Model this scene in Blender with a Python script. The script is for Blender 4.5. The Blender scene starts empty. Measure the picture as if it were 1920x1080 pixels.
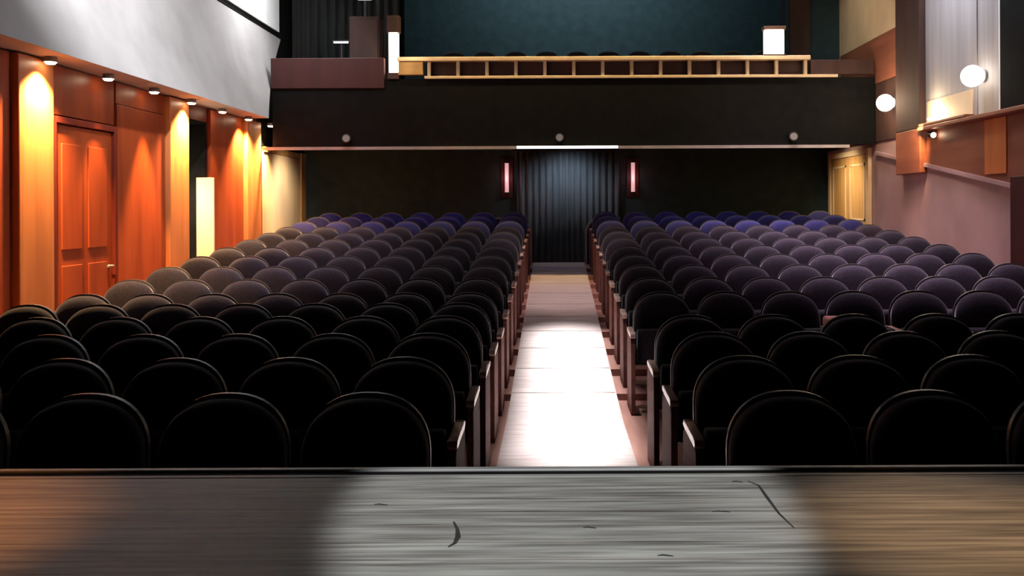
import bpy, bmesh, math, random
from mathutils import Matrix, Vector
random.seed(7)
C = bpy.context.scene.collection
PI = math.pi
CAM = 1.62                      # camera height above the front stalls floor

# ------------------------------------------------------------------ materials
def new_mat(name):
    m = bpy.data.materials.new(name); m.use_nodes = True
    nt = m.node_tree
    b = nt.nodes['Principled BSDF']
    return m, nt, b

def noise_mat(name, c1, c2, scale=(8, 8, 8), rough=0.6, detail=4, bump=0.0, spec=0.4, sheen=0.0, metallic=0.0, coat=0.0, dist=0.0):
    m, nt, b = new_mat(name)
    tc = nt.nodes.new('ShaderNodeTexCoord'); mp = nt.nodes.new('ShaderNodeMapping')
    mp.inputs['Scale'].default_value = scale
    nz = nt.nodes.new('ShaderNodeTexNoise'); nz.inputs['Scale'].default_value = 1.0
    nz.inputs['Detail'].default_value = detail; nz.inputs['Distortion'].default_value = dist
    cr = nt.nodes.new('ShaderNodeValToRGB')
    cr.color_ramp.elements[0].color = (*c1, 1); cr.color_ramp.elements[1].color = (*c2, 1)
    cr.color_ramp.elements[0].position = 0.3; cr.color_ramp.elements[1].position = 0.7
    L = nt.links.new
    L(tc.outputs['Object'], mp.inputs['Vector']); L(mp.outputs['Vector'], nz.inputs['Vector'])
    L(nz.outputs['Fac'], cr.inputs['Fac']); L(cr.outputs['Color'], b.inputs['Base Color'])
    b.inputs['Roughness'].default_value = rough
    b.inputs['Specular IOR Level'].default_value = spec
    b.inputs['Sheen Weight'].default_value = sheen
    b.inputs['Sheen Roughness'].default_value = 0.4
    b.inputs['Metallic'].default_value = metallic
    b.inputs['Coat Weight'].default_value = coat
    if bump:
        bp = nt.nodes.new('ShaderNodeBump'); bp.inputs['Strength'].default_value = bump
        bp.inputs['Distance'].default_value = 0.01
        L(nz.outputs['Fac'], bp.inputs['Height']); L(bp.outputs['Normal'], b.inputs['Normal'])
    return m

def emit_mat(name, col, strength):
    m, nt, b = new_mat(name)
    b.inputs['Base Color'].default_value = (*col, 1)
    b.inputs['Emission Color'].default_value = (*col, 1)
    b.inputs['Emission Strength'].default_value = strength
    return m

def stage_mat():
    m, nt, b = new_mat('stage_boards'); L = nt.links.new
    tc = nt.nodes.new('ShaderNodeTexCoord')
    mp = nt.nodes.new('ShaderNodeMapping'); mp.inputs['Scale'].default_value = (2.6, 48, 1)
    nz = nt.nodes.new('ShaderNodeTexNoise'); nz.inputs['Scale'].default_value = 1; nz.inputs['Detail'].default_value = 6
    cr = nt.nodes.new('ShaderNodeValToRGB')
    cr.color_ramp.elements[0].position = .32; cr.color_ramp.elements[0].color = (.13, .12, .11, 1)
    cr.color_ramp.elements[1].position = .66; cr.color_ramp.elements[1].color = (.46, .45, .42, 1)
    br = nt.nodes.new('ShaderNodeTexBrick')
    br.inputs['Scale'].default_value = 1; br.inputs['Brick Width'].default_value = 24
    br.inputs['Row Height'].default_value = .095; br.inputs['Mortar Size'].default_value = .0018
    br.inputs['Color1'].default_value = (1, 1, 1, 1); br.inputs['Color2'].default_value = (.84, .84, .84, 1)
    br.inputs['Mortar'].default_value = (.45, .33, .31, 1)
    mx = nt.nodes.new('ShaderNodeMix'); mx.data_type = 'RGBA'; mx.blend_type = 'MULTIPLY'
    mx.inputs['Factor'].default_value = 1
    L(tc.outputs['Object'], mp.inputs['Vector']); L(mp.outputs['Vector'], nz.inputs['Vector'])
    mp2 = nt.nodes.new('ShaderNodeMapping'); mp2.inputs['Location'].default_value = (6.0, 0, 0)
    L(nz.outputs['Fac'], cr.inputs['Fac']); L(tc.outputs['Object'], mp2.inputs['Vector']); L(mp2.outputs['Vector'], br.inputs['Vector'])
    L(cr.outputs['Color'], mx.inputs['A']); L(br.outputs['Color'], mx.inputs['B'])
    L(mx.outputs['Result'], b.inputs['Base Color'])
    b.inputs['Roughness'].default_value = .55
    bp = nt.nodes.new('ShaderNodeBump'); bp.inputs['Strength'].default_value = .25; bp.inputs['Distance'].default_value = .004
    L(nz.outputs['Fac'], bp.inputs['Height']); L(bp.outputs['Normal'], b.inputs['Normal'])
    return m

M = {}
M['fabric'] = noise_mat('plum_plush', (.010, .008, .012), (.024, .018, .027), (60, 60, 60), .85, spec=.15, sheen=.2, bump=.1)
M['fabric_bluelit'] = noise_mat('bluelit_plush', (.012, .012, .060), (.022, .022, .11), (60, 60, 60), .85, spec=.15, sheen=.2, bump=.1)  # dark plush with the rear blue light mixed into its colour
M['shell'] = noise_mat('seat_shell', (.040, .037, .040), (.058, .053, .056), (4, 4, 20), .42, spec=.5)
M['arm_wood'] = noise_mat('arm_wood', (.080, .024, .020), (.14, .045, .034), (20, 4, 20), .7, spec=.25)
M['arm_lit'] = noise_mat('arm_lit', (.26, .15, .12), (.36, .22, .18), (20, 4, 20), .25, spec=.5, coat=.3)  # arm wood paled to paint the highlights on the armrests
M['pinkcloth'] = noise_mat('rose_cloth', (.50, .20, .16), (.66, .30, .25), (30, 30, 30), .8)
M['black_metal'] = noise_mat('black_metal', (.012, .012, .013), (.02, .02, .02), (10, 10, 10), .5)
M['stage'] = stage_mat()
M['nosing'] = noise_mat('stage_nosing', (.20, .19, .18), (.34, .33, .31), (6, 40, 6), .5)
M['lip'] = noise_mat('metal_lip', (.20, .20, .20), (.30, .29, .28), (4, 30, 30), .45)
M['scuff'] = noise_mat('scuff', (.02, .02, .02), (.04, .04, .04), (30, 30, 30), .8)
M['floor'] = noise_mat('stalls_floor', (.24, .105, .080), (.36, .17, .135), (14, 1.6, 8), .42, spec=.5, detail=6)
M['runner'] = noise_mat('lit_aisle_boards', (.36, .26, .24), (.50, .39, .36), (3, 22, 6), .45, spec=.5, detail=6)
M['mahogany'] = noise_mat('mahogany', (.27, .040, .010), (.42, .075, .018), (5, 5, .7), .42, spec=.45, detail=6, dist=.6)
M['mahogany_dark'] = noise_mat('mahogany_dark', (.13, .016, .008), (.22, .030, .012), (5, 5, .7), .45, detail=6)
M['honey'] = noise_mat('honey_wood', (.50, .155, .046), (.68, .235, .078), (6, 6, .6), .4, spec=.45, detail=6, dist=.5)
M['brown_wood'] = noise_mat('brown_wood', (.21, .074, .043), (.31, .118, .070), (4, .9, 8), .5, detail=6)
M['brown_dark'] = noise_mat('brown_dark', (.036, .016, .013), (.060, .027, .021), (5, 5, 1.2), .8)
M['redwood_dark'] = noise_mat('redwood_dark', (.040, .009, .008), (.065, .014, .012), (6, 6, .9), .5)
M['plaster'] = noise_mat('grey_plaster', (.36, .335, .335), (.47, .445, .445), (1.6, 1.6, 1.6), .8, bump=.05)
M['white'] = noise_mat('white_plaster', (.78, .78, .78), (.86, .86, .86), (3, 3, 3), .8)
M['pink_plaster'] = noise_mat('rose_plaster', (.33, .215, .21), (.44, .295, .29), (1.5, 1.5, 1.5), .8, bump=.05)
M['cream'] = noise_mat('cream_paint', (.60, .46, .30), (.72, .56, .37), (3, 3, 1.5), .6)
M['gold_wood'] = noise_mat('gold_wood', (.42, .235, .085), (.58, .34, .13), (8, 8, 1.2), .45, detail=6)
M['grey_panel'] = noise_mat('grey_panel', (.30, .28, .285), (.40, .375, .38), (10, 10, .5), .55)
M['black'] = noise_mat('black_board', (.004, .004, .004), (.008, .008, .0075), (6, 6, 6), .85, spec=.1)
M['teal'] = noise_mat('teal_wallcloth', (.012, .032, .040), (.022, .050, .058), (5, 5, 5), .8)
M['drape_grey'] = noise_mat('slate_velvet', (.060, .080, .100), (.095, .120, .145), (12, 12, 2), .75, sheen=.2)
M['drape_black'] = noise_mat('black_velvet', (.012, .013, .013), (.026, .028, .028), (12, 12, 2), .85, sheen=.1)
M['rail_cream'] = noise_mat('rail_cream', (.58, .44, .27), (.70, .55, .36), (6, 6, 6), .45)
M['soffit_trim'] = noise_mat('soffit_trim', (.36, .32, .32), (.46, .41, .41), (6, 6, 6), .5)
M['bulb_warm'] = emit_mat('bulb_warm', (1, .78, .52), 18)
M['bulb_white'] = emit_mat('bulb_white', (1, .90, .74), 7)
M['bulb_dim'] = emit_mat('bulb_dim', (.16, .145, .14), .55)
M['bulb_pink'] = emit_mat('bulb_pink', (1, .60, .64), .5)
M['lit_soffit'] = emit_mat('lit_soffit', (1, .98, .96), 2.2)
M['strip'] = emit_mat('strip_white', (.95, .97, 1), 1.3)

# ------------------------------------------------------------------ mesh helpers
def box(bm, x0, x1, y0, y1, z0, z1):
    v = [bm.verts.new((x, y, z)) for z in (z0, z1) for y in (y0, y1) for x in (x0, x1)]
    for f in ((0, 2, 3, 1), (4, 5, 7, 6), (0, 1, 5, 4), (2, 6, 7, 3), (0, 4, 6, 2), (1, 3, 7, 5)):
        bm.faces.new([v[i] for i in f])

def prism(bm, pts, axis, a, b):
    """outline pts (2D) extruded along axis from a to b; 2D order: x->(y,z), y->(x,z), z->(x,y)"""
    def P(p, t):
        return {'x': (t, p[0], p[1]), 'y': (p[0], t, p[1]), 'z': (p[0], p[1], t)}[axis]
    A = [bm.verts.new(P(p, a)) for p in pts]; B = [bm.verts.new(P(p, b)) for p in pts]
    n = len(pts)
    bm.faces.new(A); bm.faces.new(list(reversed(B)))
    for i in range(n):
        bm.faces.new((A[i], B[i], B[(i + 1) % n], A[(i + 1) % n]))

def cyl(bm, p0, p1, r0, r1=None, n=20, cap=True):
    r1 = r0 if r1 is None else r1
    p0, p1 = Vector(p0), Vector(p1); d = (p1 - p0).normalized()
    u = d.orthogonal().normalized(); w = d.cross(u)
    A = [bm.verts.new(p0 + (u * math.cos(2 * PI * i / n) + w * math.sin(2 * PI * i / n)) * r0) for i in range(n)]
    B = [bm.verts.new(p1 + (u * math.cos(2 * PI * i / n) + w * math.sin(2 * PI * i / n)) * r1) for i in range(n)]
    for i in range(n):
        bm.faces.new((A[i], A[(i + 1) % n], B[(i + 1) % n], B[i]))
    if cap:
        bm.faces.new(list(reversed(A))); bm.faces.new(B)

def mk(name, bm, m, parent=None, bevel=0.0, smooth=False, loc=None):
    bmesh.ops.recalc_face_normals(bm, faces=bm.faces)
    if bevel:
        es = [e for e in bm.edges if len(e.link_faces) == 2 and e.calc_face_angle(0) > .6]
        bmesh.ops.bevel(bm, geom=es, offset=bevel, segments=2, profile=.5, affect='EDGES')
    me = bpy.data.meshes.new(name); bm.to_mesh(me); bm.free()
    if smooth:
        for p in me.polygons: p.use_smooth = True
    me.materials.append(M[m])
    o = bpy.data.objects.new(name, me); C.objects.link(o)
    if parent: o.parent = parent
    if loc: o.location = loc
    return o

def boxes(name, m, bs, parent=None, bevel=0.0, loc=None):
    bm = bmesh.new()
    for b in bs: box(bm, *b)
    return mk(name, bm, m, parent, bevel, loc=loc)

def tag(o, label, cat, group=None):
    o['label'] = label; o['category'] = cat
    if group: o['group'] = group
    return o

def thing(name, label, cat, loc=(0, 0, 0), rz=0, group=None):
    o = bpy.data.objects.new(name, None); C.objects.link(o)
    o.empty_display_size = .1
    o.location = loc; o.rotation_euler = (0, 0, rz)
    return tag(o, label, cat, group)

def struct(o):
    o['kind'] = 'structure'; return o

def light(name, kind, loc, energy, col, size=.1, target=None, angle=40, blend=.5, size_y=None, spread=180):
    d = bpy.data.lights.new(name, kind); d.energy = energy; d.color = col
    if kind == 'SPOT':
        d.spot_size = math.radians(angle); d.spot_blend = blend; d.shadow_soft_size = size
    elif kind == 'AREA':
        d.shape = 'RECTANGLE'; d.size = size; d.size_y = size_y or size; d.spread = math.radians(spread)
    else:
        d.shadow_soft_size = size
    o = bpy.data.objects.new(name, d); C.objects.link(o); o.location = loc
    if target is not None:
        o.rotation_euler = (Vector(target) - Vector(loc)).to_track_quat('-Z', 'Y').to_euler()
    return o

ORD = ['first', 'second', 'third', 'fourth', 'fifth', 'sixth', 'seventh', 'eighth', 'ninth', 'tenth', 'eleventh',
       'twelfth', 'thirteenth', 'fourteenth', 'fifteenth', 'sixteenth']

# ------------------------------------------------------------------ layout numbers
XL, XR = -4.6, 5.0              # side walls
YB = 16.6                       # rear wall of the stalls
YF = 14.0                       # balcony front
PITCH, W = .81, .525
ROW0 = 3.35
NROW = 16
def rowY(k): return ROW0 + PITCH * k
def rowZ(k): return max(0.0, .078 * (rowY(k) - 7.5))
EDGE_L, EDGE_R = -.44, .61

# ------------------------------------------------------------------ floor in shallow terraces
bm = bmesh.new()
prof = [(2.52, 0)]
for k in range(NROW):
    y = rowY(k) + .22
    if k + 1 < NROW:
        if rowZ(k + 1) > rowZ(k):
            prof += [(y, rowZ(k)), (y, rowZ(k + 1))]
zl = rowZ(NROW - 1)
prof += [(YB + .1, zl), (YB + .1, -.3), (2.52, -.3)]
prism(bm, prof, 'x', XL - .2, XR + .2)
struct(mk('floor', bm, 'floor'))
# boarded runner, paled to paint in the overhead light: flat at the front, then a ramp over the terrace edges, with thin cross strips
bm = bmesh.new()
xs = (-.37, .51)
k1 = min(k for k in range(NROW) if rowZ(k) > 0)
ya_, za_ = rowY(k1 - 1) + .22 - rowZ(k1) / (.078), 0.0
yb_ = rowY(NROW - 2) + .22
pts = [(2.56, .013), (ya_, .013), (yb_, rowZ(NROW - 1) + .013), (YB - .25, rowZ(NROW - 1) + .013)]
prism(bm, pts + [(p[0], p[1] - .0115) for p in reversed(pts)], 'x', *xs)
run = thing('aisle_runner', 'boarded runner paled by painted light up the central aisle between the seat blocks', 'aisle runner')
mk('boarding', bm, 'runner', run)
for k in range(k1 - 1, NROW - 1):
    y = rowY(k) + .22; z = rowZ(k + 1) + .013
    boxes('cross_strip', 'runner', [(xs[0] + .01, xs[1] - .01, y - .012, y + .012, z + .0006, z + .004)], run)

# ------------------------------------------------------------------ stage
st = thing('stage', 'grey boarded stage floor across the foreground', 'stage', (0, 0, 0))
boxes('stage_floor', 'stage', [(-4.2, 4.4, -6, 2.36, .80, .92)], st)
boxes('nosing', 'nosing', [(-4.2, 4.4, 2.362, 2.386, .80, .921)], st, .004)
boxes('front_board', 'black', [(-4.2, 4.4, 2.32, 2.44, 0, .799), (-4.2, 4.4, 2.387, 2.430, .80, .915)], st)
boxes('metal_lip', 'lip', [(-4.2, 4.4, 2.431, 2.455, .80, .921)], st, .003)
def strip_mark(pts, w, name='scuff_mark'):
    bm = bmesh.new(); n = len(pts); Lv = []; Rv = []
    for i, p in enumerate(pts):
        a = Vector(pts[max(0, i - 1)]); b = Vector(pts[min(n - 1, i + 1)]); d = (b - a).normalized()
        nrm = Vector((-d.y, d.x)); ww = w * (1 - .7 * abs(2 * i / (n - 1) - 1))
        Lv.append(Vector(p) + nrm * ww / 2); Rv.append(Vector(p) - nrm * ww / 2)
    prism(bm, [tuple(v) for v in Lv] + [tuple(v) for v in reversed(Rv)], 'z', .9203, .9212)
    return mk(name, bm, 'scuff', st)
def stage_pt(x, y):              # where a mark seen in the photo lies on the boards
    d = .70 * 1700 / (y - 390); return ((x - 1040) * d / 1700, d)
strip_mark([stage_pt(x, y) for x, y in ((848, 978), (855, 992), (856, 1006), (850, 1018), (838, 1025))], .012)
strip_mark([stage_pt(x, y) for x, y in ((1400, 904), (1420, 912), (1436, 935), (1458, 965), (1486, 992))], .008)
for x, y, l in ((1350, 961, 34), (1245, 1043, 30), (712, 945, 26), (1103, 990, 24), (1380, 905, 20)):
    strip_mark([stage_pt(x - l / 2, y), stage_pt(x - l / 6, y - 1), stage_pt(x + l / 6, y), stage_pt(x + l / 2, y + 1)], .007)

# ------------------------------------------------------------------ theatre seats
def arch(u, n=2.3): return (1 - min(1, abs(u)) ** n) ** (1 / n)
def back_mesh(wd, zb, zs, zt, th, bulge, y_off, lean=.13, nu=22, nv=10):
    bm = bmesh.new(); F = []; K = []
    for i in range(nu + 1):
        u = math.sin((i / nu * 2 - 1) * PI / 2)
        top = zs + (zt - zs) * arch(u); x = u * wd / 2
        f = []; k = []
        for j in range(nv + 1):
            v = .5 - .5 * math.cos(j / nv * PI)
            z = zb + (top - zb) * v
            r = (1 - abs(u) ** 6) * (1 - abs(2 * v - 1) ** 6)
            yl = y_off + (z - zb) * lean
            f.append(bm.verts.new((x, yl - th * .35 - (th * .65 + 0) * r ** .5 * (1 if bulge else 0) - (0 if bulge else th * .65), z)))
            k.append(bm.verts.new((x, yl, z)))
        F.append(f); K.append(k)
    for i in range(nu):
        for j in range(nv):
            bm.faces.new((F[i][j], F[i + 1][j], F[i + 1][j + 1], F[i][j + 1]))
            bm.faces.new((K[i][j], K[i][j + 1], K[i + 1][j + 1], K[i + 1][j]))
        bm.faces.new((F[i][0], K[i][0], K[i + 1][0], F[i + 1][0]))
        bm.faces.new((F[i][nv], F[i + 1][nv], K[i + 1][nv], K[i][nv]))
    for j in range(nv):
        bm.faces.new((F[0][j], F[0][j + 1], K[0][j + 1], K[0][j]))
        bm.faces.new((F[nu][j], K[nu][j], K[nu][j + 1], F[nu][j + 1]))
    return bm

def rounded_slab(bm, x0, x1, y0, y1, z0, z1, r, n=4):
    """box with the y-z outline rounded (front view edges bevelled later)"""
    pts = []
    for cy, cz, a0 in ((y1 - r, z1 - r, 0), (y0 + r, z1 - r, PI / 2), (y0 + r, z0 + r, PI), (y1 - r, z0 + r, 1.5 * PI)):
        for i in range(n + 1):
            a = a0 + PI / 2 * i / n
            pts.append((cy + r * math.cos(a), cz + r * math.sin(a)))
    prism(bm, pts, 'x', x0, x1)

def make_seat(mfab, aisle):      # aisle: 0 inner seat, -1 / +1 the side with the end panel
    t = thing('theatre_seat', 'x', 'seat')
    mk('backrest', back_mesh(.468, .40, .70, .915, .085, True, -.03), mfab, t, smooth=True)
    mk('back_shell', back_mesh(.474, .34, .705, .930, .022, False, -.004), 'shell', t)
    bm = bmesh.new(); rounded_slab(bm, -.222, .222, -.255, -.145, .385, .655, .045)
    mk('seat_cushion', bm, mfab, t, .012, True)
    def arm(x):
        bm = bmesh.new()
        pts = [(-.34, .600), (-.355, .618), (-.345, .640), (-.30, .648), (-.06, .655), (.0, .650), (.0, .618), (-.06, .612)]
        prism(bm, pts, 'x', x - .022, x + .022); mk('armrest', bm, 'arm_lit', t, .006)
    def frame(x):
        bm = bmesh.new()
        pts = [(-.30, 0), (-.30, .02), (-.20, .05), (-.24, .60), (-.04, .61), (-.06, .05), (.02, .02), (.02, 0)]
        prism(bm, pts, 'x', x - .014, x + .014); mk('side_frame', bm, 'black_metal', t, .003)
    side = -aisle if aisle else 1
    if aisle:
        xe = aisle * (W / 2 + .004)
        bm = bmesh.new()
        pts = [(-.345, 0), (-.345, .56), (-.335, .585), (-.30, .598), (.0, .606), (.03, .59), (.04, .55), (.04, 0)]
        prism(bm, pts, 'x', xe - .017, xe + .017); mk('end_panel', bm, 'arm_wood', t, .004)
        arm(xe)
    return t, side, arm, frame

PROTO = {}
def seat_proto(mfab, aisle, block):
    key = (mfab, aisle, block)
    if key in PROTO: return PROTO[key], False
    t, side, arm, frame = make_seat(mfab, aisle)
    s = -1 if block == 'left' else 1      # shared arm on the side away from the aisle
    arm(s * W / 2); frame(s * W / 2)
    PROTO[key] = t
    return t, True

def copy_tree(o):
    c = o.copy(); C.objects.link(c)
    for ch in list(o.children):
        d = ch.copy(); C.objects.link(d); d.parent = c
    return c

def place_seat(x, y, z, mfab, aisle, block, label, group):
    p, first = seat_proto(mfab, aisle, block)
    o = p if first else copy_tree(p)
    o.location = (x, y, z); tag(o, label, 'seat', group)
    return o

for k in range(NROW):
    y, z = rowY(k), rowZ(k)
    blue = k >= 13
    fab = 'fabric_bluelit' if blue else 'fabric'
    what = 'blue-lit plush theatre seat' if blue else 'dark plush theatre seat'
    def row_words():
        if k == 0: return 'row nearest the stage'
        if k == NROW - 1: return 'last row by the rear wall'
        return None
    # left of the aisle
    lim = .612 * y + .85
    i = 0
    while True:
        x = EDGE_L - W / 2 - i * W
        if x - W / 2 < -lim or x - W / 2 < XL + .12: break
        end = 'with wooden end panel, ' if i == 0 else ''
        pos = 'on the aisle' if i == 0 else ORD[i] + ' from the aisle'
        lab = f'{what}, {pos}, {ORD[k]} row from the stage in left block'
        place_seat(x, y, z, fab, 1 if i == 0 else 0, 'left', lab, 'theatre seats left of the aisle')
        i += 1
    # right of the aisle: a cross aisle takes the place of the fifth row
    if k == 4: continue
    lim = .518 * y + .85
    i = 0
    while True:
        x = EDGE_R + W / 2 + i * W
        if x + W / 2 > lim or x + W / 2 > XR - .12: break
        pos = 'on the aisle' if i == 0 else ORD[i] + ' from the aisle'
        if k < 4: rw = f'{ORD[k]} row from the stage in right block'
        else: rw = f'{ORD[k - 5]} row behind cross aisle, right block'
        lab = f'{what}, {pos}, {rw}'
        place_seat(x, y, z, fab, -1 if i == 0 else 0, 'right', lab, 'theatre seats right of the aisle')
        i += 1

# small reddish object on a seat arm in the row behind the cross aisle
k = 5
bm = bmesh.new()
rounded_slab(bm, -.06, .06, -.09, .09, 0, .10, .04)
o = mk('folded_cloth', bm, 'pinkcloth' if 'pinkcloth' in M else 'arm_wood', None, .015, True,
       loc=(EDGE_R + 3 * W, rowY(k) - .27, rowZ(k) + .657))
tag(o, 'small reddish bundle lying on a seat arm behind the cross aisle', 'bundle')

# low rounded partitions, standing in for rim-lit seat backs, at the head of the aisle behind the last seats
def partition(sx, x0, x1, label):
    t = thing('aisle_partition', label, 'partition', (0, 15.98, zl))
    pts = []; r = .26; h = .80
    n = 10
    if sx < 0:
        pts = [(x0, 0), (x0, h)] + [(x1 - r + r * math.sin(PI / 2 * i / n), h - r + r * math.cos(PI / 2 * i / n)) for i in range(n + 1)] + [(x1, 0)]
    else:
        pts = [(x1, 0), (x1, h)] + [(x0 + r - r * math.sin(PI / 2 * i / n), h - r + r * math.cos(PI / 2 * i / n)) for i in range(n + 1)] + [(x0, 0)]
    bm = bmesh.new(); prism(bm, pts, 'y', -.02, .02); mk('board', bm, 'fabric_bluelit', t)
    bm = bmesh.new()
    cx = sum(p[0] for p in pts) / len(pts)
    inner = pts[1:]
    outer = []
    for i, p in enumerate(inner):
        a = Vector(inner[max(0, i - 1)]); b = Vector(inner[min(len(inner) - 1, i + 1)])
        d = (b - a).normalized(); nn = Vector((-d.y, d.x))
        if nn.dot(Vector(p) - Vector((cx, .3))) < 0: nn = -nn
        outer.append(tuple(Vector(p) + nn * .035))
    A = [[bm.verts.new((p[0], yy, p[1])) for p in inner] for yy in (-.035, .035)]
    B = [[bm.verts.new((p[0], yy, p[1])) for p in outer] for yy in (-.035, .035)]
    m = len(inner)
    for i in range(m - 1):
        bm.faces.new((A[0][i], A[0][i + 1], B[0][i + 1], B[0][i])); bm.faces.new((A[1][i], B[1][i], B[1][i + 1], A[1][i + 1]))
        bm.faces.new((B[0][i], B[0][i + 1], B[1][i + 1], B[1][i])); bm.faces.new((A[0][i], A[1][i], A[1][i + 1], A[0][i + 1]))
    for i in (0, m - 1): bm.faces.new((A[0][i], B[0][i], B[1][i], A[1][i]))
    mk('lit_edge', bm, 'lip', t)  # pale trim paints the lit rim of the far seat backs
partition(-1, -1.05, -.44, 'low rounded partition with painted lit edge at the aisle head, left side')
partition(1, .565, 1.15, 'low rounded partition with painted lit edge at the aisle head, right side')

# ------------------------------------------------------------------ rear wall, curtain and its lamps
TOP = 7.6
struct(boxes('wall_back', 'teal', [(XL - .2, XR + .2, YB, YB + .15, zl, CAM + 1.25)]))
def drape(name, m, x0, x1, z0, z1, y, folds, amp, parent=None, th=.012):
    bm = bmesh.new(); n = folds * 8; F = []; K = []
    for i in range(n + 1):
        t = i / n; x = x0 + (x1 - x0) * t
        yy = y + amp * math.sin(t * folds * 2 * PI) * (.8 + .2 * math.sin(t * 37)) 
        F.append([bm.verts.new((x, yy, z)) for z in (z0, (z0 + z1) / 2, z1)])
        K.append([bm.verts.new((x, yy + th, z)) for z in (z0, (z0 + z1) / 2, z1)])
    for i in range(n):
        for j in (0, 1):
            bm.faces.new((F[i][j], F[i + 1][j], F[i + 1][j + 1], F[i][j + 1]))
            bm.faces.new((K[i][j], K[i][j + 1], K[i + 1][j + 1], K[i + 1][j]))
        bm.faces.new((F[i][0], K[i][0], K[i + 1][0], F[i + 1][0])); bm.faces.new((F[i][2], F[i + 1][2], K[i + 1][2], K[i][2]))
    for q in (0, n):
        for j in (0, 1): bm.faces.new((F[q][j], F[q][j + 1], K[q][j + 1], K[q][j]))
    return mk(name, bm, m, parent, smooth=True)
cu = thing('door_curtain', 'slate blue pleated curtain hanging across the doorway at aisle end', 'curtain', (0, YB - .09, 0))
drape('curtain_panel', 'drape_grey', -.68, .26, zl + .01, CAM + 1.03, 0, 8, .032, cu)
drape('curtain_panel', 'drape_grey', .24, 1.17, zl + .01, CAM + 1.03, .005, 8, .032, cu)
bm = bmesh.new(); cyl(bm, (-.74, 0, CAM + 1.05), (1.23, 0, CAM + 1.05), .02); mk('curtain_rail', bm, 'black_metal', cu)

for x, nm in ((-.87, 'left'), (1.43, 'right')):
    t = thing('wall_lamp', f'slim upright pink wall lamp on rear wall, {nm} of the curtain', 'wall lamp', (x, YB, CAM + .55), group='pink wall lamps beside the curtain')
    boxes('back_plate', 'redwood_dark', [(-.11, .11, -.03, -.001, -.36, .36)], t, .005)
    bm = bmesh.new(); cyl(bm, (0, -.075, -.26), (0, -.075, .27), .036, n=16); mk('lamp_tube', bm, 'bulb_pink', t)
    for z0 in (-.30, .27):
        bm = bmesh.new(); cyl(bm, (0, -.075, z0), (0, -.075, z0 + .04), .04, n=16)
        box(bm, -.02, .02, -.08, -.029, z0 + .01, z0 + .03); mk('end_cap', bm, 'black_metal', t)
    light('wall_lamp_glow', 'POINT', (x, YB - .2, CAM + .55), 1.2, (1, .35, .35), .05)

# ------------------------------------------------------------------ left side wall
bm = bmesh.new()
box(bm, XL - .2, XL, -1, 11.20, -.1, TOP)
box(bm, XL - .2, XL, 11.20, 11.98, CAM + 1.15, TOP)
box(bm, XL - .2, XL, 11.98, YB + .2, -.1, TOP)
struct(mk('wall_left', bm, 'mahogany_dark'))
def pil(n, y0, y1, m='honey', x1=XL + .10):
    struct(boxes(f'trim_{n}', m, [(XL + .001, x1, y0, y1, 0.0, CAM + 1.33)], None, .012))
pil(1, 7.62, 8.16); pil(2, 10.62, 11.18); pil(3, 13.30, 13.92)
# reddish wall panels between the pilasters
struct(boxes('trim_4', 'mahogany', [(XL + .001, XL + .035, 5.0, 7.60, 0, CAM + 1.33)]))
struct(boxes('trim_5', 'mahogany', [(XL + .001, XL + .035, 8.18, 9.40, CAM + .88, CAM + 1.33)]))
struct(boxes('trim_6', 'mahogany', [(XL + .001, XL + .050, 9.44, 10.60, 0, CAM + 1.10)], None, .006))
struct(boxes('trim_7', 'mahogany', [(XL + .001, XL + .035, 9.44, 10.60, CAM + 1.11, CAM + 1.33)]))
struct(boxes('trim_8', 'mahogany', [(XL + .001, XL + .045, 12.02, 13.28, 0, CAM + 1.33)], None, .006))
# side door
d1 = thing('door_1', 'x', 'x'); del d1['label']; del d1['category']; struct(d1)
d1.location = (XL + .002, 8.20, 0)
boxes('door_leaf', 'mahogany', [(0, .035, .06, 1.14, .01, CAM + .79)], d1, .004)
bm = bmesh.new()
for z0, z1 in ((.2, 1.1), (1.25, CAM + .62)):
    for y0, y1 in ((.18, .54), (.66, 1.02)): box(bm, .034, .047, y0, y1, z0, z1)
mk('door_panel', bm, 'mahogany', d1, .006)
boxes('door_frame', 'mahogany_dark', [(0, .07, 0, .055, 0, CAM + .86), (0, .07, 1.145, 1.20, 0, CAM + .86), (0, .07, .055, 1.145, CAM + .80, CAM + .86)], d1, .005)
bm = bmesh.new(); cyl(bm, (.035, 1.06, 1.05), (.085, 1.06, 1.05), .012); cyl(bm, (.085, 1.07, 1.05), (.085, .95, 1.05), .010); mk('door_handle', bm, 'lip', d1)
# dark doorway: reveal lined black for its shade, and a lit strip of the passage beyond
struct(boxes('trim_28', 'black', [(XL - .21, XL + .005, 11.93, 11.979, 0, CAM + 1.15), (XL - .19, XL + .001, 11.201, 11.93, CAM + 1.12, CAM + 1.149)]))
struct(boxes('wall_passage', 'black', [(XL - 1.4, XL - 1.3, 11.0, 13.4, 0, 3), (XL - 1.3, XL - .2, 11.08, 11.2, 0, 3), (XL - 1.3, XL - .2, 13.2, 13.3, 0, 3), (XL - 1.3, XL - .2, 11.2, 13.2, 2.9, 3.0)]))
dd = boxes('open_door', 'cream', [(XL - .10, XL + .13, 11.89, 11.925, rowZ(10) + .01, CAM + .42)], None, .004)
tag(dd, 'pale edge of an open door standing in dark side doorway', 'door')

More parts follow.
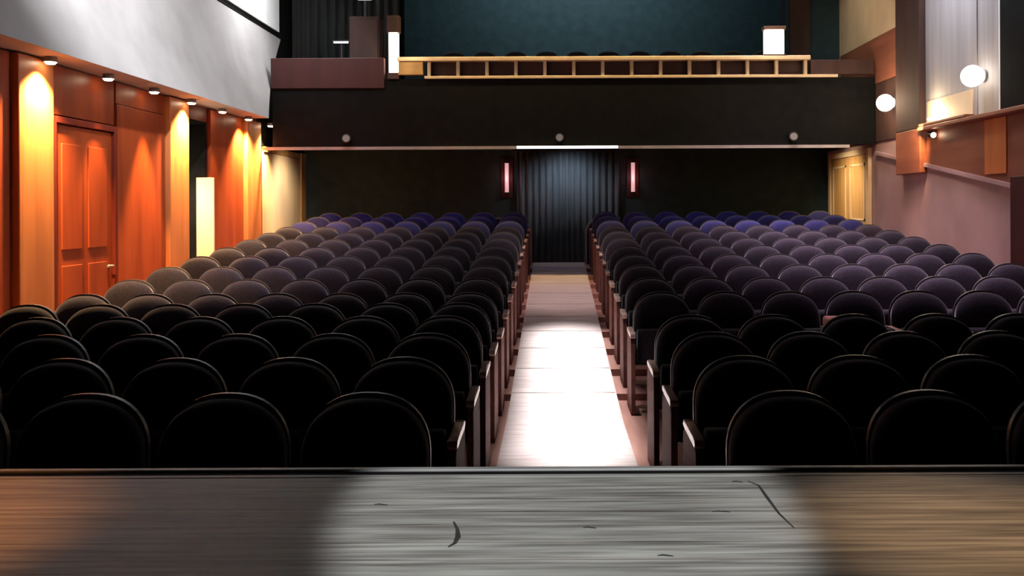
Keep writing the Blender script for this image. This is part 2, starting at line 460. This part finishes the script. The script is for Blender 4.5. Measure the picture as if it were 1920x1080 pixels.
# plaster fascia over the wood, leaning back, with a soffit that carries the downlights
bm = bmesh.new()
n = 14; prof = []
for i in range(n + 1):
    t = i / n
    prof.append((-4.22 - .36 * t - .05 * math.sin(t * PI), CAM + 1.345 + 1.50 * t))
pts = [(XL + .0, CAM + 1.345)] + prof + [(XL + .0, CAM + 2.85)]
prism(bm, pts, 'y', 4.0, 13.5)
for v in bm.verts:
    if v.co.y > 13: v.co.y = 13.40 + 1.80 * (v.co.z - CAM - 1.345) / 1.5
struct(mk('trim_9', bm, 'plaster'))
struct(boxes('trim_10', 'black', [(XL + .001, XL + .03, 4, 15.3, CAM + 2.852, CAM + 2.92), (XL + .001, XL + .02, 14.0, 20, CAM + 1.0, TOP)]))  # first strip paints the shadow gap above the fascia black
struct(boxes('trim_11', 'white', [(XL + .001, XL + .06, 4, 14.99, CAM + 2.922, TOP - .3)]))
struct(boxes('trim_12', 'cream', [(XL + .001, XL + .03, 14.25, YB - .01, .2, CAM + .90)], None, .004))
struct(boxes('trim_13', 'gold_wood', [(XL + .001, XL + .06, YB - .32, YB - .02, .2, CAM + 1.0), (XL + .001, XL + .05, 14.25, YB - .33, CAM + .905, CAM + .99)]))

for i in range(7):
    y = 7.96 + 1.03 * i
    t = thing('downlight', f'small lit downlight under the plaster fascia, {ORD[i]} from the stage', 'downlight', (-4.42, y, CAM + 1.344), group='downlights above the left wall panels')
    bm = bmesh.new(); cyl(bm, (0, 0, -.045), (0, 0, 0), .060, .05); mk('housing', bm, 'lip', t)
    bm = bmesh.new(); cyl(bm, (0, 0, -.062), (0, 0, -.0451), .035, .050, n=16); mk('bulb', bm, 'bulb_warm', t)
    if i in (0, 3, 5, 6):        # the lamps set over the pilasters are aimed back at them
        light('downlight_beam', 'SPOT', (-4.38, y - .06, CAM + 1.26), 900, (1, .62, .27), .03, target=(-4.50, {5: 13.5, 6: 13.7}.get(i, y - .10), 0), angle=112, blend=.9)
    else:
        light('downlight_beam', 'SPOT', (-4.38, y, CAM + 1.25), (0, 260, 560, 0, 110)[i], (1, .55, .18), .03, target=(-4.05, y + .02, 0), angle=54, blend=.5)

# ------------------------------------------------------------------ right side wall
bm = bmesh.new(); box(bm, XR, XR + .2, -1, YB + .2, -.1, TOP)
struct(mk('wall_right', bm, 'pink_plaster'))
# wooden wainscot with a raking lower edge under a level ledge
bm = bmesh.new()
def rake(y): return CAM + .216 + .147 * (y - 9.66)
ya, yb = 6.0, 12.1
prism(bm, [(ya, rake(ya)), (yb, rake(yb)), (yb, CAM + 1.0), (ya, CAM + 1.0)], 'x', XR - .03, XR - .001)
struct(mk('trim_14', bm, 'brown_wood'))
struct(boxes('trim_15', 'honey', [(XR - .045, XR - .031, 9.95, 10.45, rake(10.45) + .03, CAM + .99)], None, .004))
bm = bmesh.new()
prism(bm, [(ya, rake(ya) - .05), (YF, rake(YF) - .05), (YF, rake(YF)), (ya, rake(ya))], 'x', XR - .05, XR - .001)
struct(mk('trim_16', bm, 'pink_plaster'))
struct(boxes('trim_17', 'brown_wood', [(XR - .16, XR - .001, 6, 12.1, CAM + 1.001, CAM + 1.05)], None, .008))
struct(boxes('trim_18', 'brown_dark', [(XR - .10, XR - .001, 12.16, 13.02, CAM + 1.051, TOP - .1)], None, .012))
struct(boxes('trim_19', 'brown_wood', [(XR - .10, XR - .001, 12.16, 13.02, CAM + .45, CAM + 1.05)], None, .01))  # column foot in lighter wood, to hold the orange lamplight on it
struct(boxes('trim_20', 'grey_panel', [(XR - .03, XR - .001, 10.66, 12.13, CAM + 1.052, TOP - .1), (XR - .03, XR - .001, 10.06, 10.63, CAM + 1.052, TOP - .1)], None, .004))
struct(boxes('trim_21', 'white', [(XR - .07, XR - .001, 9.99, 10.06, CAM + 1.052, TOP - .1)], None, .004))
struct(boxes('trim_22', 'black', [(XR - .09, XR - .001, 7.0, 9.98, CAM + 1.052, TOP - .1)]))
struct(boxes('trim_23', 'redwood_dark', [(XR - .11, XR - .001, 9.30, 9.74, .1, CAM + .32)], None, .01))
struct(boxes('trim_24', 'brown_wood', [(XR - .03, XR - .001, 13.06, 15.8, CAM + 1.9, CAM + 2.61)], None, .004))
struct(boxes('trim_25', 'brown_dark', [(XR - .03, XR - .001, 13.06, YB, CAM + 1.0, CAM + 1.89)]))
struct(boxes('trim_26', 'cream', [(XR - .025, XR - .001, 13.06, 15.74, CAM + 2.612, TOP - .1), (XR - .06, XR - .001, 15.745, 15.83, CAM + 1.9, TOP - .1)]))

# cream panelled door under the balcony on the right
d2 = thing('door_2', 'x', 'x'); del d2['label']; del d2['category']; struct(d2); d2.location = (XR, 14.28, 0)
zb = rowZ(13)
boxes('door_frame', 'cream', [(-.06, -.001, 0, .10, zb, CAM + .93), (-.06, -.001, 1.98, 2.08, zb, CAM + .93), (-.06, -.001, .10, 1.98, CAM + .84, CAM + .93)], d2, .006)
boxes('door_leaf', 'gold_wood', [(-.035, -.001, .11, 1.035, zb + .01, CAM + .83), (-.035, -.001, 1.045, 1.97, zb + .01, CAM + .83)], d2)
bm = bmesh.new()
for y0, y1 in ((.22, .92), (1.16, 1.86)):
    for z0, z1 in ((zb + .15, zb + .75), (zb + .9, CAM + .70)):
        box(bm, -.05, -.034, y0, y1, z0, z0 + .03); box(bm, -.05, -.034, y0, y1, z1 - .03, z1)
        box(bm, -.05, -.034, y0, y0 + .03, z0, z1); box(bm, -.05, -.034, y1 - .03, y1, z0, z1)
mk('panel_moulding', bm, 'cream', d2)

# lamps on the right wall
def sconce(y, z, label, e):
    t = thing('wall_sconce', label, 'wall lamp', (XR - .031, y, z))
    bm = bmesh.new(); cyl(bm, (0, 0, 0), (-.03, 0, 0), .07); cyl(bm, (-.03, 0, 0), (-.06, 0, 0), .02); mk('bracket', bm, 'lip', t)
    bm = bmesh.new(); bmesh.ops.create_uvsphere(bm, u_segments=20, v_segments=14, radius=.125); bmesh.ops.translate(bm, verts=bm.verts, vec=(-.15, 0, 0))
    mk('globe', bm, 'bulb_white', t, smooth=True)
    light('sconce_glow', 'POINT', (XR - .45, y, z), e, (1, .72, .42), .1)
sconce(13.2, CAM + 1.51, 'bright globe wall lamp beside the dark red column', 34)
sconce(10.45, CAM + 1.50, 'bright globe wall lamp on the grey panels near the dark curtain', 3.5)
t = thing('wall_spotlight', 'small lit spotlight clipped to the wooden ledge beside the column', 'spotlight', (XR - .09, 11.78, CAM + 1.0))
bm = bmesh.new(); cyl(bm, (0, 0, 0), (0, 0, -.03), .012); mk('clip', bm, 'black_metal', t)
bm = bmesh.new(); cyl(bm, (0, -.035, -.075), (0, .06, -.06), .035, .04); mk('can', bm, 'black_metal', t)
bm = bmesh.new(); cyl(bm, (0, -.045, -.078), (0, -.0351, -.075), .034); mk('bulb', bm, 'bulb_warm', t)
light('wall_spotlight_beam', 'SPOT', (XR - .22, 11.9, CAM + 1.1), 90, (1, .55, .22), .04, target=(XR, 12.6, CAM + .5), angle=80, blend=.8)
t = thing('lit_patch_panel', 'wide cream panel built for the lit patch along the grey panels above the ledge', 'wall lamp', (XR - .031, 10.72, CAM + 1.06))
boxes('tray', 'brown_wood', [(-.12, 0, 0, 1.36, 0, .03)], t, .005)
boxes('back_board', 'cream', [(-.012, 0, .02, 1.34, .031, .33)], t)  # cream board takes the tone of a lit patch of wall
bm = bmesh.new(); cyl(bm, (-.07, 1.15, .08), (-.07, .75, .08), .02, n=12); mk('lamp_tube', bm, 'bulb_white', t)
light('lit_patch_glow', 'POINT', (XR - .15, 11.75, CAM + 1.22), 13, (1, .80, .45), .05)

# ------------------------------------------------------------------ balcony
ba = thing('balcony', 'black fronted balcony with cream railing across the rear of the hall', 'balcony', (0, 0, 0))
bm = bmesh.new()
ZF = CAM + .965
prism(bm, [(YF, ZF), (YB + .6, CAM + 1.18), (YB + 3.5, CAM + 1.18), (YB + 3.5, CAM + 1.9), (15.0, CAM + 1.62), (YF + .12, CAM + 1.62), (YF + .12, CAM + 2.0), (YF, CAM + 2.0)], 'x', XL + .25, XR - .05)
mk('balcony_front', bm, 'black', ba)
boxes('bottom_trim', 'soffit_trim', [(XL + .09, XR - .45, YF - .03, YF - .001, ZF - .055, ZF - .008)], ba)
boxes('rail_bottom', 'rail_cream', [(-2.0, XR - .62, YF - .02, YF + .10, CAM + 2.001, CAM + 2.045)], ba, .006)
boxes('rail_top', 'rail_cream', [(-2.42, 3.95, YF - .05, YF + .12, CAM + 2.27, CAM + 2.335)], ba, .008)
boxes('rail_infill', 'brown_dark', [(-1.98, 3.95, YF + .07, YF + .09, CAM + 2.046, CAM + 2.269)], ba)
for i in range(14):
    x = -1.93 + .447 * i
    boxes('post', 'rail_cream', [(x - .025, x + .025, YF - .015, YF + .065, CAM + 2.046, CAM + 2.269)], ba, .005)
boxes('end_block', 'gold_wood', [(-2.40, -2.02, YF - .03, YF + .10, CAM + 2.06, CAM + 2.269)], ba, .008)
boxes('side_parapet', 'redwood_dark', [(-4.37, -2.62, YF - .02, YF + .10, CAM + 1.86, CAM + 2.33)], ba, .008)
boxes('side_parapet', 'brown_dark', [(3.96, XR - .06, YF - .01, YF + .10, CAM + 2.05, CAM + 2.27)], ba, .008)

t = thing('glow_strip', 'glowing strip added for the lit balcony underside above the blue curtain', 'lamp', (.20, YF - .03, ZF - .05))
boxes('tube', 'lit_soffit', [(-.78, .78, -.035, -.012, 0, .04)], t, .004)  # glowing bar added for the lit patch of soffit
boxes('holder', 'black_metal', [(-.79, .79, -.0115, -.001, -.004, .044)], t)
# tall lit post and lit box at the two ends of the railing
t = thing('light_column', 'tall narrow lit column at the left end of balcony railing', 'lamp', (-2.48, YF + .05, CAM + 2.0))
boxes('base', 'brown_dark', [(-.09, .09, -.07, .07, 0, .10)], t, .006)
boxes('lamp_shade', 'bulb_white', [(-.07, .07, -.06, .06, .101, .72)], t, .01)
boxes('cap', 'brown_dark', [(-.10, .10, -.08, .08, .721, .98)], t, .01)
t = thing('light_box', 'square lit white box standing on the right end of balcony railing', 'lamp', (3.40, YF + .03, CAM + 2.336))
boxes('lamp_shade', 'bulb_white', [(-.145, .145, -.07, .07, .02, .40)], t, .01)
boxes('base', 'brown_dark', [(-.17, .17, -.08, .08, 0, .019)], t)
boxes('cap', 'brown_dark', [(-.17, .17, -.09, .09, .401, .45)], t, .006)
light('light_column_glow', 'POINT', (-2.2, YF - .25, CAM + 2.45), 5, (1, .82, .52), .08)
light('light_box_glow', 'POINT', (3.3, YF - .25, CAM + 2.6), 6, (1, .82, .52), .08)
# little lamps under the balcony lip
for x, nm in ((-3.2, 'left'), (.08, 'middle'), (3.68, 'right')):
    t = thing('balcony_lamp', f'small dim lamp on the black balcony front, {nm} of the three', 'lamp', (x, YF, ZF + .12), group='dim lamps on the balcony front')
    bm = bmesh.new(); cyl(bm, (0, -.001, 0), (0, -.06, 0), .06, .075, n=16); mk('housing', bm, 'black_metal', t)
    bm = bmesh.new(); cyl(bm, (0, -.0601, 0), (0, -.068, 0), .055, n=16); mk('bulb', bm, 'bulb_dim', t)

# upper rear wall, side drapes and the seats behind the railing
struct(boxes('wall_upper_back', 'teal', [(XL, XR, 20.0, 20.2, CAM + 1.0, TOP)]))
struct(boxes('wall_upper_right', 'teal', [(4.02, XR - .05, 15.72, 15.9, CAM + 1.85, TOP)]))
struct(boxes('trim_27', 'brown_dark', [(4.08, 4.42, 15.66, 15.719, CAM + 2.3, TOP - .2)]))
struct(boxes('wall_upper_left', 'black', [(XL + .05, -2.62, 15.72, 15.9, CAM + 1.85, TOP)]))
t = thing('wall_drape', 'black pleated drape hanging behind the dark red balcony parapet', 'drape', (0, 15.6, 0))
drape('drape_cloth', 'drape_black', -4.5, -2.66, CAM + 1.9, TOP - .2, 0, 12, .05, t)
t = thing('control_cabinet', 'dark brown upright cabinet on the balcony before the black drape', 'cabinet', (-3.05, 14.75, CAM + 1.63))
boxes('body', 'brown_dark', [(-.24, .24, -.16, .16, .06, 1.47)], t, .01)
boxes('door', 'brown_dark', [(-.215, .215, -.18, -.161, .12, 1.42)], t, .004)
boxes('base', 'black', [(-.21, .21, -.13, .13, 0, .059)], t)
t = thing('glow_strip', 'short white strip light beside the brown cabinet on balcony', 'lamp', (-3.52, 15.0, CAM + 2.74))
boxes('tube', 'strip', [(-.12, .12, -.03, .0, 0, .025)], t); boxes('holder', 'black_metal', [(-.14, .14, -.02, .04, .026, .05), (-.01, .01, .02, .04, -1.10, .03)], t)
t = thing('glow_strip', 'white strip light fixed above the brown cabinet on balcony', 'lamp', (-3.05, 14.75, CAM + 3.11))
boxes('tube', 'strip', [(-.11, .11, -.17, -.10, 0.26, .36)], t); boxes('holder', 'black_metal', [(-.13, .13, -.19, -.08, .361, .39), (-.02, .02, -.10, -.06, .0, .38)], t)
for i in range(11):
    x = -1.7 + W * i
    lab = f'dark balcony seat top behind the cream railing, {ORD[i]} from the lit column'
    place_seat(x, 15.3, CAM + 1.72, 'fabric', 0, 'right', lab, 'balcony seats behind the railing')

struct(boxes('ceiling', 'black', [(XL - .2, XR + .2, -6, 20.2, TOP, TOP + .15)]))

# ------------------------------------------------------------------ light
light('aisle_light', 'AREA', (.14, 7.9, TOP - .1), 75, (.88, .96, 1), .10, target=(.14, 7.9, 0), size_y=4.4, spread=9)
light('aisle_wash', 'SPOT', (.1, 9.5, TOP - .1), 1900, (1, .80, .80), .1, target=(.1, 12.5, 0), angle=24, blend=1)
# stage: a cool beam from behind the viewer and warm light at both sides
light('stage_spot', 'SPOT', (.05, -2.6, 4.6), 1700, (.95, .99, 1), .03, target=(.03, 2.1, .92), angle=11.2, blend=.38)
light('stage_warm', 'SPOT', (-1.6, 1.5, 4.6), 560, (1, .36, .10), .05, target=(-1.6, 1.95, .92), angle=20, blend=1)
light('stage_warm', 'SPOT', (1.0, 1.5, 4.6), 360, (1, .60, .30), .05, target=(.93, 1.95, .92), angle=15, blend=1)
light('fascia_strip', 'AREA', (-3.95, 9.0, 5.2), 75, (.94, .97, 1), .12, target=(-4.6, 9.0, 4.5), size_y=7.6)  # unseen strips hung to grade the fascia and the wall above
light('fascia_strip', 'AREA', (-4.15, 13.3, 5.75), 120, (.95, .98, 1), .08, target=(-4.6, 13.3, 5.2), size_y=2.8)
light('fascia_wash', 'SPOT', (-1.2, 5.0, TOP - .2), 3900, (.95, .98, 1), .1, target=(-4.5, 8.8, CAM + 2.9), angle=40, blend=1)
light('panel_strip', 'AREA', (4.55, 11.0, 5.3), 85, (.82, .90, 1), .12, target=(5.0, 11.0, 4.5), size_y=2.2)  # unseen strip hung so the panels brighten towards the top
light('cream_wash', 'SPOT', (4.0, 14.0, TOP - .15), 230, (1, .86, .6), .1, target=(5.0, 14.4, CAM + 3.2), angle=60, blend=1)
light('rail_wash', 'AREA', (.8, YF - .45, CAM + 4.5), 75, (1, .74, .36), 6.0, target=(.8, YF + .1, CAM + 2.3), size_y=.1, spread=50)  # unseen lamp added to brighten the railing
light('seat_fill', 'AREA', (3.3, 11.0, TOP - .1), 210, (1, .74, .95), 1.6, target=(3.3, 11.0, 0), size_y=6, spread=32)  # unseen overhead fills added to lift the seat blocks
light('seat_fill', 'AREA', (-3.0, 10.5, TOP - .1), 60, (1, .76, .90), 1.0, target=(-3.0, 10.5, 0), size_y=6, spread=24)
light('seat_fill', 'AREA', (.3, 10.5, TOP - .1), 14, (1, .86, .92), 5, target=(.3, 10.5, 0), size_y=4, spread=70)
light('wall_wash', 'SPOT', (1.8, 11.0, TOP - .1), 1100, (1, .76, .68), .3, target=(5.0, 11.6, .2), angle=28, blend=1)  # unseen spot added to lighten the lower right wall
light('door_edge_fill', 'POINT', (XL - .35, 11.45, CAM + .2), 24, (1, .80, .48), .05)  # added in the passage to brighten the open door's edge
for x in (-2.7, 3.0):
    light('rear_blue', 'AREA', (x, 15.0, CAM + .93), 8, (.36, .40, 1), 3.2, target=(x, 14.6, 0), size_y=.3, spread=110)
light('side_wall_fill', 'SPOT', (4.0, 14.9, CAM + .85), 130, (1, .8, .5), .1, target=(5.0, 15.2, CAM + .1), angle=100, blend=1)  # unseen spots added to brighten both side walls under the balcony
light('side_wall_fill', 'SPOT', (-3.7, 14.9, CAM + .85), 105, (1, .80, .54), .1, target=(-4.6, 15.2, CAM + .1), angle=100, blend=1)
light('curtain_light', 'SPOT', (.24, YB - .7, CAM + 1.0), 30, (.82, .90, 1), .1, target=(.24, YB - .1, CAM - .2), angle=140, blend=1)
light('upper_wash', 'AREA', (.5, 18.0, TOP - .1), 150, (.80, .95, 1), 4, target=(.5, 20.0, CAM + 4.6), size_y=.5)

w = bpy.data.worlds.new('world'); bpy.context.scene.world = w; w.use_nodes = True
w.node_tree.nodes['Background'].inputs[0].default_value = (.5, .5, .6, 1)
w.node_tree.nodes['Background'].inputs[1].default_value = .012

# ------------------------------------------------------------------ camera
cd = bpy.data.cameras.new('camera'); cam = bpy.data.objects.new('camera', cd); C.objects.link(cam)
cd.sensor_width = 36; cd.lens = 36 * 1700 / 1920
cd.shift_x = -80 / 1920; cd.shift_y = -150 / 1920
cd.clip_start = .05
cam.matrix_world = Matrix.Translation((0, 0, CAM)) @ Matrix.Rotation(PI / 2, 4, 'X') @ Matrix.Rotation(math.radians(-.25), 4, 'Z')
sc = bpy.context.scene; sc.camera = cam
sc.view_settings.view_transform = 'Standard'; sc.view_settings.look = 'None'
sc.view_settings.exposure = 0; sc.view_settings.gamma = 1
